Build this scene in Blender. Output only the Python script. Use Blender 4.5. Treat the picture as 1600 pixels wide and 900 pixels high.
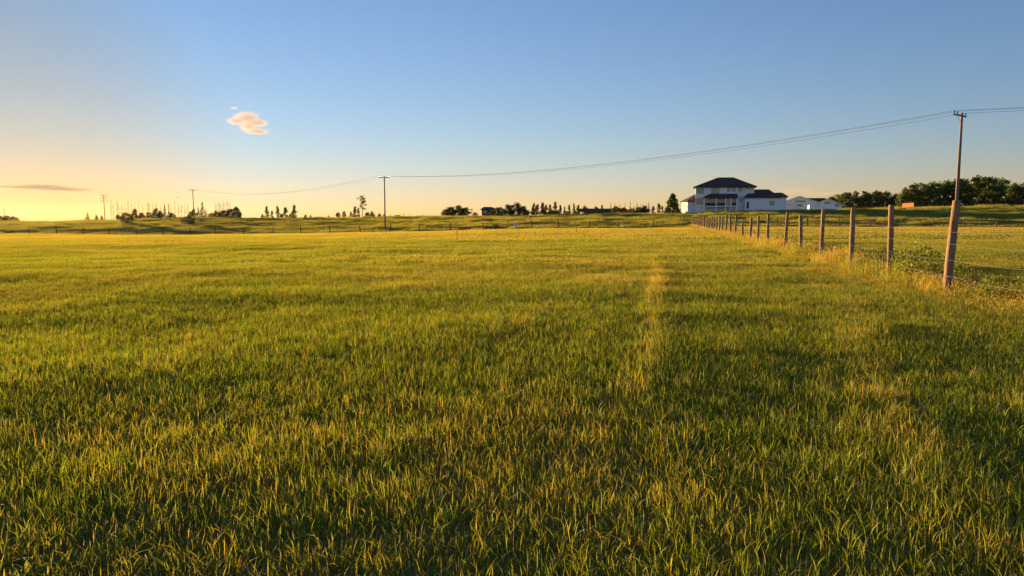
import bpy, bmesh, math, random
import numpy as np
from mathutils import Vector, Matrix

sc = bpy.context.scene
for o in list(bpy.data.objects):
    bpy.data.objects.remove(o)
COL = sc.collection
R = math.radians

# ------------------------------------------------------------------ camera, sky, sun, exposure
F = 25.0 / 36.0 * 1600.0
EYE = 1.55
PITCH = math.atan(110.0 / F)
cam = bpy.data.objects.new('Camera', bpy.data.cameras.new('Camera'))
COL.objects.link(cam)
cam.data.lens = 25.0
cam.data.sensor_width = 36.0
cam.data.clip_start = 0.05
cam.data.clip_end = 20000.0
cam.location = (0, 0, EYE)
cam.rotation_euler = (math.pi / 2 - PITCH, 0, 0)
sc.camera = cam

SUN_AZ, SUN_EL = R(-38.5), R(3.5)          # azimuth measured from +Y towards +X
world = bpy.data.worlds.new('World')
sc.world = world
world.use_nodes = True
wn = world.node_tree
bg = wn.nodes['Background']
sky = wn.nodes.new('ShaderNodeTexSky')
sky.sky_type = 'NISHITA'
sky.sun_disc = False
sky.sun_elevation = SUN_EL
sky.sun_rotation = SUN_AZ
sky.air_density = 1.0
sky.dust_density = 0.0
sky.ozone_density = 3.5
# photographic shoulder: c / (1 + c / k), the same for every direction
SKY_K = 8.6
m0 = wn.nodes.new('ShaderNodeVectorMath'); m0.operation = 'MULTIPLY'; m0.inputs[1].default_value = (1.34, 0.99, 1.07)   # the camera's warm white balance
wn.links.new(sky.outputs[0], m0.inputs[0])
m1 = wn.nodes.new('ShaderNodeVectorMath'); m1.operation = 'SCALE'; m1.inputs['Scale'].default_value = 1.0 / SKY_K
m2 = wn.nodes.new('ShaderNodeVectorMath'); m2.operation = 'ADD'; m2.inputs[1].default_value = (1, 1, 1)
m3 = wn.nodes.new('ShaderNodeVectorMath'); m3.operation = 'DIVIDE'
# dust in the air warms the sky around the sun: tint by the angle to the sun, in every direction alike
tcw = wn.nodes.new('ShaderNodeTexCoord'); dt = wn.nodes.new('ShaderNodeVectorMath'); dt.operation = 'DOT_PRODUCT'
dt.inputs[1].default_value = (math.sin(SUN_AZ) * math.cos(SUN_EL), math.cos(SUN_AZ) * math.cos(SUN_EL), math.sin(SUN_EL))
wn.links.new(tcw.outputs['Generated'], dt.inputs[0])
mr_ = wn.nodes.new('ShaderNodeMapRange'); mr_.interpolation_type = 'SMOOTHSTEP'; mr_.inputs[1].default_value = 0.945; mr_.inputs[2].default_value = 1.0
wn.links.new(dt.outputs['Value'], mr_.inputs[0])
au = wn.nodes.new('ShaderNodeMix'); au.data_type = 'RGBA'; au.inputs[6].default_value = (1, 1, 1, 1); au.inputs[7].default_value = (1.10, 0.78, 0.56, 1)
wn.links.new(mr_.outputs[0], au.inputs[0])
mA = wn.nodes.new('ShaderNodeVectorMath'); mA.operation = 'MULTIPLY'
wn.links.new(m0.outputs[0], mA.inputs[0]); wn.links.new(au.outputs[2], mA.inputs[1]); m0 = mA
wn.links.new(m0.outputs[0], m1.inputs[0]); wn.links.new(m1.outputs[0], m2.inputs[0])
wn.links.new(m0.outputs[0], m3.inputs[0]); wn.links.new(m2.outputs[0], m3.inputs[1])
wn.links.new(m3.outputs[0], bg.inputs[0])
bg.inputs[1].default_value = 0.104

sun = bpy.data.objects.new('sun', bpy.data.lights.new('sun', 'SUN'))
COL.objects.link(sun)
sun.data.energy = 4.9
sun.data.angle = R(0.55)
sun.data.color = (1.0, 0.63, 0.26)
SUN_DIR = Vector((math.sin(SUN_AZ) * math.cos(SUN_EL), math.cos(SUN_AZ) * math.cos(SUN_EL), math.sin(SUN_EL)))
sun.rotation_euler = SUN_DIR.to_track_quat('Z', 'Y').to_euler()
sun.location = SUN_DIR * 50 + Vector((0, 0, 60))

sc.view_settings.view_transform = 'Standard'
sc.view_settings.look = 'None'
sc.view_settings.exposure = 1.75
sc.view_settings.gamma = 1.0
sc.render.engine = 'CYCLES'
sc.cycles.use_denoising = True
sc.cycles.denoiser = 'OPENIMAGEDENOISE'
sc.cycles.denoising_prefilter = 'ACCURATE'
sc.cycles.max_bounces = 6
sc.cycles.transmission_bounces = 4
sc.cycles.volume_bounces = 1
sc.cycles.sample_clamp_indirect = 6.0

# ------------------------------------------------------------------ helpers
rng = np.random.default_rng(7)
random.seed(7)


def hash2(ix, iy, seed):
    h = (ix.astype(np.int64) * 374761393 + iy.astype(np.int64) * 668265263 + seed * 974711) & 0x7fffffff
    h = ((h ^ (h >> 13)) * 1274126177) & 0x7fffffff
    return ((h ^ (h >> 16)) & 0xffff) / 65535.0


def vnoise(x, y, seed=0):
    """smooth value noise in -1..1"""
    x = np.asarray(x, float); y = np.asarray(y, float)
    ix = np.floor(x); iy = np.floor(y)
    fx = x - ix; fy = y - iy
    fx = fx * fx * fx * (fx * (fx * 6 - 15) + 10); fy = fy * fy * fy * (fy * (fy * 6 - 15) + 10)
    a = hash2(ix, iy, seed); b = hash2(ix + 1, iy, seed); c = hash2(ix, iy + 1, seed); d = hash2(ix + 1, iy + 1, seed)
    return 2 * (a + (b - a) * fx + (c - a) * fy + (a - b - c + d) * fx * fy) - 1


def smooth(a, b, x):
    t = np.clip((np.asarray(x, float) - a) / (b - a), 0, 1)
    return t * t * (3 - 2 * t)


def X_at(px, Y):
    return (px - 800.0) / F * Y * 0.997


# heights of the ground in metres, from where things touch it
_fx = np.array([90, 200, 297, 420, 540, 620, 700, 775, 850, 1000, 1083, 1310, 1600.])
_fd = np.array([26, 27, 28, 26.5, 24, 22.5, 21, 18.5, 17, 16.5, 14, 15, 15.5])
FENCE_Y = 140.0
FEN_X = X_at(_fx, FENCE_Y); FEN_Z = EYE - _fd / F * FENCE_Y
_cx = np.array([-400, 0, 80, 170, 260, 400, 500, 600, 690, 740, 860, 960, 1040, 1080, 1150, 1170, 1220, 1300, 1400, 1500, 1600, 2000.])
_cy = np.array([349, 346.5, 345.5, 343, 340.5, 340, 340.5, 339, 337.8, 337.3, 335, 333.5, 333, 332.3, 331, 330.3, 328, 325.5, 323.5, 322, 320.5, 318])
CREST_Y = 225.0
CR_X = X_at(_cx, CREST_Y); CR_Z = EYE + (340 - _cy) / F * CREST_Y - 0.5 - 0.45 * smooth(1130, 1250, _cx)


def height(x, y):
    x = np.asarray(x, float); y = np.asarray(y, float)
    x, y = np.broadcast_arrays(x, y)
    zf = np.interp(x, FEN_X, FEN_Z)
    zc = np.interp(x, CR_X, CR_Z)
    s = np.clip(y, 0, FENCE_Y) / FENCE_Y
    z = zf * s ** 1.35
    # gentle unevenness of an old hay field
    calm = 1 - smooth(120, 142, y)
    near = 0.35 + 0.65 * smooth(2, 12, np.hypot(x, y))
    z = z + near * (0.020 * vnoise(x / 2.3 + 3, y / 2.3, 1) + 0.052 * vnoise(x / 7 + 9, y / 5.2, 2)) * calm
    z = z + 0.08 * vnoise(x / 23, y / 17, 3) * smooth(8, 30, y) * calm
    # ditch, low shoulder, then the long bank up to the crest
    b = (y - 141.5 - 2.5 * vnoise(x / 40., 0 * x + .5, 5)) / (CREST_Y - 141.5)
    bt = np.clip(b, 0, 1)
    w = 1.1 * np.maximum(zc - zf, 1.5) / 4.0
    prof = 0.80 * bt + 0.08 * smooth(0.10, 0.28, bt) + 0.06 * smooth(0.42, 0.62, bt) + 0.06 * smooth(0.75, 1.0, bt)
    dip = -0.50 * np.exp(-((bt - 0.055) / 0.045) ** 2) - 0.28 * w * np.exp(-((bt - 0.38) / 0.06) ** 2) - 0.26 * w * np.exp(-((bt - 0.67) / 0.06) ** 2)
    bank = zf + (zc - zf) * prof + dip * (0.7 + 0.5 * vnoise(x / 13., y / 30., 8))
    bank = bank + (0.16 * vnoise(x / 9., y / 4., 6) + 0.10 * vnoise(x / 3.5, y / 2.2, 7)) * smooth(0.05, 0.2, bt)
    z = np.where(b > 0, bank, z)
    # beyond the crest the land falls away slowly
    far = np.clip(y - CREST_Y - 6, 0, None)
    z = z - 0.012 * np.clip(far, 0, 160) - 0.0085 * np.clip(far - 160, 0, None)
    return z


def gz(x, y):
    return float(height(np.array([x]), np.array([y]))[0])


def new_mesh(name, verts, faces, mat=None, smooth_shade=False):
    me = bpy.data.meshes.new(name)
    me.from_pydata([tuple(v) for v in verts], [], [tuple(f) for f in faces])
    if mat is not None:
        me.materials.append(mat)
    if smooth_shade:
        me.polygons.foreach_set('use_smooth', [True] * len(me.polygons))
    me.update()
    return me


def link(name, me, parent=None, loc=None, rot=None, scale=None):
    o = bpy.data.objects.new(name, me)
    COL.objects.link(o)
    if parent is not None:
        o.parent = parent
    if loc is not None:
        o.location = loc
    if rot is not None:
        o.rotation_euler = rot
    if scale is not None:
        o.scale = scale
    return o


def tag(o, label, cat=None, group=None, kind=None):
    o['label'] = label
    if cat: o['category'] = cat
    if group: o['group'] = group
    if kind: o['kind'] = kind
    return o


def thing(name, label, cat, loc=(0, 0, 0), rz=0.0, group=None):
    o = link(name, None, loc=loc, rot=(0, 0, rz))
    o.empty_display_size = 0.3
    return tag(o, label, cat, group)


def copy_tree(root, loc, rz, scale, label, group):
    r = root.copy(); COL.objects.link(r)
    r.location = loc; r.rotation_euler = (0, 0, rz); r.scale = scale
    r['label'] = label; r['group'] = group
    for ch in root.children:
        c = ch.copy(); COL.objects.link(c); c.parent = r
    return r


class MB:
    """collects boxes, tubes and polygons into one mesh"""
    def __init__(self):
        self.v = []; self.f = []

    def poly(self, pts, faces):
        n = len(self.v)
        self.v += [tuple(p) for p in pts]
        self.f += [tuple(i + n for i in f) for f in faces]
        return self

    def box(self, x0, x1, y0, y1, z0, z1):
        p = [(x0, y0, z0), (x1, y0, z0), (x1, y1, z0), (x0, y1, z0), (x0, y0, z1), (x1, y0, z1), (x1, y1, z1), (x0, y1, z1)]
        return self.poly(p, [(0, 3, 2, 1), (4, 5, 6, 7), (0, 1, 5, 4), (1, 2, 6, 5), (2, 3, 7, 6), (3, 0, 4, 7)])

    def tube(self, pts, radii, n=6, caps=True):
        pts = [Vector(p) for p in pts]
        base = len(self.v)
        for i, p in enumerate(pts):
            d = (pts[min(i + 1, len(pts) - 1)] - pts[max(i - 1, 0)])
            d = d.normalized() if d.length > 1e-9 else Vector((0, 0, 1))
            a = d.cross(Vector((0, 0, 1)) if abs(d.z) < 0.9 else Vector((1, 0, 0))).normalized()
            b = d.cross(a).normalized()
            for k in range(n):
                t = 2 * math.pi * k / n
                self.v.append(tuple(p + (a * math.cos(t) + b * math.sin(t)) * radii[i]))
        for i in range(len(pts) - 1):
            for k in range(n):
                q = base + i * n
                self.f.append((q + k, q + (k + 1) % n, q + n + (k + 1) % n, q + n + k))
        if caps:
            self.f.append(tuple(base + k for k in range(n))[::-1])
            self.f.append(tuple(base + (len(pts) - 1) * n + k for k in range(n)))
        return self

    def mesh(self, name, mat, smooth_shade=False):
        me = new_mesh(name, self.v, self.f, mat, smooth_shade)
        bm = bmesh.new(); bm.from_mesh(me); bmesh.ops.recalc_face_normals(bm, faces=bm.faces); bm.to_mesh(me); bm.free()
        return me

    def build(self, name, mat, parent=None, smooth_shade=False, **k):
        return link(name, self.mesh(name, mat, smooth_shade), parent, **k)


# ------------------------------------------------------------------ materials
def material(name):
    m = bpy.data.materials.new(name); m.use_nodes = True
    nt = m.node_tree; nt.nodes.clear()
    return m, nt, nt.nodes, nt.links


def surf(name, col, rough=0.7, var=0.15, scale=3.0, metal=0.0, bump=0.0, stretch=(1, 1, 1), spec=0.3):
    """painted / wooden / roofing surface: base colour with grain and slight relief"""
    m, nt, N, L = material(name)
    out = N.new('ShaderNodeOutputMaterial'); p = N.new('ShaderNodeBsdfPrincipled')
    p.inputs['Roughness'].default_value = rough; p.inputs['Metallic'].default_value = metal
    p.inputs['Specular IOR Level'].default_value = spec
    tc = N.new('ShaderNodeTexCoord'); mp = N.new('ShaderNodeMapping'); mp.inputs['Scale'].default_value = stretch
    nz = N.new('ShaderNodeTexNoise'); nz.inputs['Scale'].default_value = scale; nz.inputs['Detail'].default_value = 5
    L.new(tc.outputs['Object'], mp.inputs['Vector']); L.new(mp.outputs[0], nz.inputs['Vector'])
    cr = N.new('ShaderNodeValToRGB')
    cr.color_ramp.elements[0].position = 0.3; cr.color_ramp.elements[1].position = 0.7
    cr.color_ramp.elements[0].color = tuple(c * (1 - var) for c in col) + (1,)
    cr.color_ramp.elements[1].color = tuple(min(1, c * (1 + var)) for c in col) + (1,)
    L.new(nz.outputs['Fac'], cr.inputs['Fac']); L.new(cr.outputs[0], p.inputs['Base Color'])
    if bump:
        b = N.new('ShaderNodeBump'); b.inputs['Strength'].default_value = bump; b.inputs['Distance'].default_value = 0.02
        L.new(nz.outputs['Fac'], b.inputs['Height']); L.new(b.outputs[0], p.inputs['Normal'])
    L.new(p.outputs[0], out.inputs['Surface'])
    return m


def leaf_mat(name, c_dark, c_light, transl=0.45, dry=None, tcol=None, attr=None):
    """thin leaves: part diffuse, part light passing through; hue differs from blade to blade"""
    m, nt, N, L = material(name)
    out = N.new('ShaderNodeOutputMaterial')
    at = N.new('ShaderNodeAttribute'); at.attribute_name = 'rnd'
    mix = N.new('ShaderNodeMix'); mix.data_type = 'RGBA'
    mix.inputs[6].default_value = c_dark + (1,); mix.inputs[7].default_value = c_light + (1,)
    L.new(at.outputs['Fac'], mix.inputs[0])
    col = mix.outputs[2]
    if dry is not None:
        ia = N.new('ShaderNodeAttribute'); ia.attribute_type = 'INSTANCER'; ia.attribute_name = 'dry'
        hu = N.new('ShaderNodeAttribute'); hu.attribute_name = 'straw'
        ad = N.new('ShaderNodeMath'); ad.operation = 'ADD'; ad.use_clamp = True
        L.new(ia.outputs['Fac'], ad.inputs[0]); L.new(hu.outputs['Fac'], ad.inputs[1])
        mx = N.new('ShaderNodeMix'); mx.data_type = 'RGBA'; mx.inputs[7].default_value = dry + (1,)
        L.new(ad.outputs[0], mx.inputs[0]); L.new(col, mx.inputs[6]); col = mx.outputs[2]
    else:
        oi = N.new('ShaderNodeObjectInfo')
        hs = N.new('ShaderNodeHueSaturation')
        mr = N.new('ShaderNodeMapRange'); mr.inputs[3].default_value = 0.75; mr.inputs[4].default_value = 1.25
        L.new(oi.outputs['Random'], mr.inputs[0]); L.new(mr.outputs[0], hs.inputs['Value']); L.new(col, hs.inputs['Color']); col = hs.outputs[0]
    d = N.new('ShaderNodeBsdfDiffuse'); t = N.new('ShaderNodeBsdfTranslucent'); mxs = N.new('ShaderNodeMixShader')
    mxs.inputs[0].default_value = transl
    L.new(col, d.inputs['Color'])
    tc = N.new('ShaderNodeMix'); tc.data_type = 'RGBA'; tc.blend_type = 'MULTIPLY'; tc.inputs[0].default_value = 1.0
    tc.inputs[7].default_value = (tcol or (1.62, 1.46, 0.56)) + (1,)
    L.new(col, tc.inputs[6]); L.new(tc.outputs[2], t.inputs['Color'])
    L.new(d.outputs[0], mxs.inputs[1]); L.new(t.outputs[0], mxs.inputs[2])
    g = N.new('ShaderNodeBsdfGlossy'); g.inputs['Roughness'].default_value = 0.42; g.inputs['Color'].default_value = (1, 1, 1, 1)
    mg = N.new('ShaderNodeMixShader'); mg.inputs[0].default_value = 0.015
    L.new(mxs.outputs[0], mg.inputs[1]); L.new(g.outputs[0], mg.inputs[2])
    L.new(mg.outputs[0], out.inputs['Surface'])
    return m


M = {}
M['grass'] = leaf_mat('grass_blades', (0.085, 0.140, 0.016), (0.200, 0.248, 0.028), 0.56, dry=(0.35, 0.262, 0.078))
M['bankgrass'] = leaf_mat('bank_grass_blades', (0.110, 0.165, 0.024), (0.205, 0.260, 0.034), 0.58, dry=(0.25, 0.20, 0.07))
M['leaf'] = leaf_mat('tree_leaves', (0.036, 0.062, 0.014), (0.085, 0.120, 0.024), 0.36)
M['leaf_bright'] = leaf_mat('poplar_leaves', (0.065, 0.105, 0.020), (0.130, 0.175, 0.032), 0.45)
M['leaf_dark'] = leaf_mat('shrub_leaves', (0.036, 0.052, 0.018), (0.080, 0.095, 0.030), 0.36)
M['needle'] = leaf_mat('spruce_needles', (0.026, 0.042, 0.016), (0.056, 0.075, 0.026), 0.25)
M['rose'] = leaf_mat('wild_rose_leaves', (0.085, 0.125, 0.028), (0.190, 0.215, 0.050), 0.5)
M['bark'] = surf('bark', (0.10, 0.075, 0.055), 0.9, 0.3, 8, bump=0.4)
M['barebark'] = surf('bare_bark', (0.16, 0.11, 0.075), 0.9, 0.25, 8)
M['postwood'] = surf('weathered_fence_post', (0.29, 0.175, 0.098), 0.85, 0.5, 6.0, bump=0.9, stretch=(9, 9, 0.6))
M['greywood'] = surf('grey_fence_post', (0.075, 0.06, 0.048), 0.9, 0.3, 6.0, bump=0.5, stretch=(6, 6, 0.6))
M['polewood'] = surf('utility_pole_wood', (0.24, 0.16, 0.12), 0.85, 0.3, 4.0, bump=0.5, stretch=(6, 6, 0.25))
M['wire'] = surf('galvanised_wire', (0.33, 0.31, 0.28), 0.45, 0.2, 5, metal=0.6)
M['conductor'] = surf('conductor_wire', (0.26, 0.26, 0.28), 0.5, 0.1, 1, metal=0.3)
M['insulator'] = surf('dark_insulator', (0.05, 0.035, 0.03), 0.25, 0.1, 10)
M['whitewall'] = surf('white_siding', (0.86, 0.86, 0.85), 0.75, 0.03, 0.7, stretch=(0.3, 0.3, 12))
M['trim'] = surf('white_trim', (0.82, 0.82, 0.80), 0.55, 0.02, 2)
M['roof'] = surf('dark_shingles', (0.060, 0.042, 0.038), 0.9, 0.35, 5.0, bump=0.3, stretch=(1, 1, 3))
M['roofgrey'] = surf('grey_shingles', (0.10, 0.10, 0.11), 0.9, 0.3, 5.0, bump=0.3)
M['frame'] = surf('grey_green_frame', (0.13, 0.135, 0.11), 0.6, 0.1, 3)
M['rail'] = surf('black_railing', (0.02, 0.02, 0.023), 0.5, 0.1, 3)
M['door'] = surf('navy_door', (0.02, 0.022, 0.035), 0.4, 0.1, 3)
M['brown'] = surf('brown_cabin_wall', (0.12, 0.075, 0.05), 0.85, 0.25, 2, stretch=(1, 1, 6))
M['orange'] = surf('orange_panel', (0.80, 0.14, 0.02), 0.6, 0.08, 2)
M['tyre'] = surf('rubber', (0.02, 0.02, 0.02), 0.85, 0.2, 8)
M['plastic'] = surf('white_plastic', (0.75, 0.76, 0.80), 0.5, 0.06, 2)
M['steel'] = surf('grey_steel', (0.30, 0.30, 0.31), 0.45, 0.1, 4, metal=0.5)

mg, nt, N, L = material('window_glass')
out = N.new('ShaderNodeOutputMaterial'); p = N.new('ShaderNodeBsdfPrincipled')
p.inputs['Base Color'].default_value = (0.05, 0.06, 0.065, 1); p.inputs['Roughness'].default_value = 0.06; p.inputs['Specular IOR Level'].default_value = 1.0
p.inputs['Metallic'].default_value = 0.4; p.inputs['Base Color'].default_value = (0.15, 0.19, 0.23, 1)
L.new(p.outputs[0], out.inputs['Surface']); M['glass'] = mg

# soil and thatch under the grass
ms, nt, N, L = material('soil_and_thatch')
out = N.new('ShaderNodeOutputMaterial'); p = N.new('ShaderNodeBsdfPrincipled'); p.inputs['Roughness'].default_value = 1.0
p.inputs['Specular IOR Level'].default_value = 0.05
tc = N.new('ShaderNodeTexCoord')
n1 = N.new('ShaderNodeTexNoise'); n1.inputs['Scale'].default_value = 9.0; n1.inputs['Detail'].default_value = 8
n2 = N.new('ShaderNodeTexNoise'); n2.inputs['Scale'].default_value = 0.12; n2.inputs['Detail'].default_value = 6
L.new(tc.outputs['Object'], n1.inputs['Vector']); L.new(tc.outputs['Object'], n2.inputs['Vector'])
c1 = N.new('ShaderNodeValToRGB'); c1.color_ramp.elements[0].color = (0.07, 0.06, 0.026, 1); c1.color_ramp.elements[1].color = (0.22, 0.18, 0.080, 1)
c1.color_ramp.elements[0].position = 0.3; c1.color_ramp.elements[1].position = 0.7
c2 = N.new('ShaderNodeValToRGB'); c2.color_ramp.elements[0].color = (0.09, 0.11, 0.025, 1); c2.color_ramp.elements[1].color = (0.18, 0.16, 0.05, 1)
mx = N.new('ShaderNodeMix'); mx.data_type = 'RGBA'; mx.inputs[0].default_value = 0.55
L.new(n1.outputs['Fac'], c1.inputs['Fac']); L.new(n2.outputs['Fac'], c2.inputs['Fac'])
L.new(c1.outputs[0], mx.inputs[6]); L.new(c2.outputs[0], mx.inputs[7]); L.new(mx.outputs[2], p.inputs['Base Color'])
bp = N.new('ShaderNodeBump'); bp.inputs['Strength'].default_value = 0.8; bp.inputs['Distance'].default_value = 0.05
L.new(n1.outputs['Fac'], bp.inputs['Height']); L.new(bp.outputs[0], p.inputs['Normal'])
L.new(p.outputs[0], out.inputs['Surface']); M['soil'] = ms

# ------------------------------------------------------------------ the ground: one sheet to the horizon
def axis(parts):
    a = []
    for lo, hi, st in parts:
        a += list(np.arange(lo, hi, st))
    return np.array(a)


ys = np.concatenate([axis([(-60, -6, 6), (-6, 30, 0.45), (30, 70, 1.0), (70, 138, 2.0), (138, 236, 1.2), (236, 400, 10), (400, 1000, 60), (1000, 2300, 200)])])
xp = np.concatenate([axis([(0, 16, 0.5), (16, 40, 1.0), (40, 170, 2.0), (170, 400, 12), (400, 1000, 60), (1000, 2300, 200)])])
xs = np.concatenate([-xp[::-1][:-1], xp])
GX, GY = np.meshgrid(xs, ys)
GZ = height(GX, GY)
nv = len(xs)
verts = np.stack([GX.ravel(), GY.ravel(), GZ.ravel()], 1)
ii = (np.arange(len(ys) - 1)[:, None] * nv + np.arange(nv - 1)[None, :]).ravel()
quads = np.stack([ii, ii + 1, ii + nv + 1, ii + nv], 1)


def np_mesh(name, verts, faces_flat, sizes, mat, smooth_shade=True):
    me = bpy.data.meshes.new(name)
    me.vertices.add(len(verts)); me.vertices.foreach_set('co', verts.astype(np.float32).ravel())
    me.loops.add(len(faces_flat)); me.loops.foreach_set('vertex_index', faces_flat.astype(np.int32))
    st = np.concatenate([[0], np.cumsum(sizes)[:-1]]).astype(np.int32)
    me.polygons.add(len(sizes)); me.polygons.foreach_set('loop_start', st)
    try:
        me.polygons.foreach_set('loop_total', sizes.astype(np.int32))
    except Exception:
        pass
    if smooth_shade:
        me.polygons.foreach_set('use_smooth', np.ones(len(sizes), bool))
    me.materials.append(mat)
    me.update(calc_edges=True); me.validate()
    return me


ground = link('ground', np_mesh('ground', verts, quads.ravel(), np.full(len(quads), 4), M['soil']))
tag(ground, 'grassy field sloping to a ditch and bank, open land beyond', kind='structure')


# ------------------------------------------------------------------ grass
def blade_patch(name, n, rad, h0, h1, w0, w1, lean, mat, seed, straw=0.06, seg=2, seedheads=0.0, square=False, understory=0.0, broad=0.0):
    """a patch of separate grass blades, each bent and tapering, as one mesh"""
    r = np.random.default_rng(seed)
    V = []; Fc = []; S = []; RN = []; ST = []
    for i in range(n):
        if square:
            bx, by = r.uniform(-rad, rad, 2)
        else:
            a = r.uniform(0, 2 * math.pi); q = rad * math.sqrt(r.uniform())
            bx, by = q * math.cos(a), q * math.sin(a)
        h = r.uniform(h0, h1) * (0.55 + 0.45 * r.uniform() if r.uniform() < 0.6 else 1)
        under = i < n * understory
        if under: h = h0 * r.uniform(.35, .9)
        w = r.uniform(w0, w1)
        if r.uniform() < broad: w *= 3.2; h *= .65
        fa = r.uniform(0, math.pi)            # blade facing
        la = r.uniform(0, 2 * math.pi)
        le = lean * h * abs(r.normal(0.6, 0.5))
        if r.uniform() < 0.05: le *= 2.4
        if under and r.uniform() < .35: h = r.uniform(.01, .03); le = r.uniform(.04, .11)
        dx, dy = math.cos(la) * le, math.sin(la) * le
        wx, wy = math.cos(fa) * w / 2, math.sin(fa) * w / 2
        b = len(V); rn = r.uniform(); stv = (r.uniform(0.6, 1.0) if r.uniform() < straw else 0.0)
        k = seg
        for s in range(k):
            t = s / k
            cx, cy, cz = bx + dx * t * t, by + dy * t * t, h * t * (1 - 0.12 * (le / h) * t)
            ww = (1 - 0.35 * t) if s else 0.75
            V += [(cx - wx * ww, cy - wy * ww, cz - (0.02 if s == 0 else 0)), (cx + wx * ww, cy + wy * ww, cz - (0.02 if s == 0 else 0))]
        V.append((bx + dx, by + dy, h * (1 - 0.25 * min(1.5, le / h))))
        for s in range(k - 1):
            q = b + 2 * s
            Fc += [q, q + 1, q + 3, q + 2]; S.append(4)
        q = b + 2 * (k - 1); Fc += [q, q + 1, q + 2]; S.append(3)
        nn = 2 * k + 1
        if under and (h < .035 or r.uniform() < .2): stv = r.uniform(.4, .95)
        if seedheads and r.uniform() < seedheads:
            tx, ty, tz = V[-1]; hh = r.uniform(0.04, 0.08)
            c = len(V)
            V += [(tx, ty, tz - hh * .3), (tx + wx * 1.5, ty + wy * 1.5, tz + hh * .3), (tx + dx * .06, ty + dy * .06, tz + hh), (tx - wx * 1.5, ty - wy * 1.5, tz + hh * .3)]
            Fc += [c, c + 1, c + 2, c + 3]; S.append(4); nn += 4; stv = max(stv, .7)
        RN += [rn] * nn; ST += [stv] * nn
    me = np_mesh(name, np.array(V), np.array(Fc), np.array(S), mat, False)
    for nm, arr in (('rnd', RN), ('straw', ST)):
        at = me.attributes.new(nm, 'FLOAT', 'POINT'); at.data.foreach_set('value', np.array(arr, np.float32))
    return me


def scatter(name, label, protos, X, Y, rot, sc_, dry, idx, z_off=0.0, cat=None):
    """one object of grass: patches set on the ground at the given points by geometry nodes"""
    coll = bpy.data.collections.new(name + '_patches')
    for k, me in enumerate(protos):
        coll.objects.link(bpy.data.objects.new('%s_patch_%02d' % (name, k), me))
    Z = height(X, Y) + z_off
    me = bpy.data.meshes.new(name)
    me.vertices.add(len(X)); me.vertices.foreach_set('co', np.stack([X, Y, Z], 1).astype(np.float32).ravel())
    e = 0.6
    nx = -(height(X + e, Y) - height(X - e, Y)) / (2 * e); ny = -(height(X, Y + e) - height(X, Y - e)) / (2 * e)
    # tilt to the slope, then spin: euler from small slopes
    rotv = np.zeros((len(X), 3))
    rotv[:, 2] = rot
    c, s = np.cos(rot), np.sin(rot)
    rx, ry = -ny, nx
    rotv[:, 0] = rx * c + ry * s; rotv[:, 1] = -rx * s + ry * c
    for nm, tp, key, arr in (('rot', 'FLOAT_VECTOR', 'vector', rotv), ('scl', 'FLOAT_VECTOR', 'vector', sc_), ('dry', 'FLOAT', 'value', dry)):
        at = me.attributes.new(nm, tp, 'POINT'); at.data.foreach_set(key, np.asarray(arr, np.float32).ravel())
    at = me.attributes.new('idx', 'INT', 'POINT'); at.data.foreach_set('value', np.asarray(idx, np.int32))
    me.update()
    o = link(name, me)
    ng = bpy.data.node_groups.new(name + '_nodes', 'GeometryNodeTree')
    ng.interface.new_socket('Geometry', in_out='INPUT', socket_type='NodeSocketGeometry')
    ng.interface.new_socket('Geometry', in_out='OUTPUT', socket_type='NodeSocketGeometry')
    n = ng.nodes; l = ng.links
    gi = n.new('NodeGroupInput'); go = n.new('NodeGroupOutput')
    ci = n.new('GeometryNodeCollectionInfo'); ci.inputs['Collection'].default_value = coll
    ci.inputs['Separate Children'].default_value = True; ci.inputs['Reset Children'].default_value = True
    ip = n.new('GeometryNodeInstanceOnPoints'); ip.inputs['Pick Instance'].default_value = True

    def na(nm, tp):
        a = n.new('GeometryNodeInputNamedAttribute'); a.data_type = tp; a.inputs['Name'].default_value = nm
        return a.outputs['Attribute']
    l.new(gi.outputs[0], ip.inputs['Points']); l.new(ci.outputs[0], ip.inputs['Instance'])
    l.new(na('idx', 'INT'), ip.inputs['Instance Index'])
    l.new(na('rot', 'FLOAT_VECTOR'), ip.inputs['Rotation'])
    l.new(na('scl', 'FLOAT_VECTOR'), ip.inputs['Scale'])
    l.new(ip.outputs[0], go.inputs[0])
    md = o.modifiers.new('grass', 'NODES'); md.node_group = ng
    tag(o, label, kind='stuff')
    if cat: o['category'] = cat
    return o


FA, FB = 5.77, 0.2135                    # the wire fence runs along X = FA + FB * Y


def dryness(X, Y):
    d = 0.16 + 0.17 * vnoise(X / 3.1, Y / 4.0, 21) + 0.15 * vnoise(X / 0.9, Y / 1.3, 22) + 0.16 * vnoise(X / 14., Y / 10., 23)
    b = X - FB * Y
    wob = 0.07 * vnoise(Y / 3, 0 * Y, 24)
    for off, amt, y1 in ((-0.16, 0.75, 38), (-2.05, 0.34, 30)):      # the two old wheel tracks of one vehicle
        d = d + amt * np.exp(-((b - off + wob) / 0.085) ** 2) * smooth(4.0, 7.5, Y) * (1 - smooth(y1 * .35, y1, Y)) * (0.85 + 0.3 * vnoise(X * 0, Y / 2.5, 27))
    b2 = X - 0.38 * Y
    d = d + 0.5 * np.exp(-((b2 - 1.05 - 0.25 * vnoise(Y / 2., 0 * Y, 25)) / 0.24) ** 2) * smooth(1.5, 3, Y) * (1 - smooth(9, 20, Y)) * (0.6 + .25 * vnoise(X / .8, Y / .8, 26))
    d = d + 0.18 * smooth(0.5, 2.2, 2.2 - np.abs(b - FA)) + 0.44 * smooth(40, 110, Y)
    return np.clip(d, 0, 1)


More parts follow.
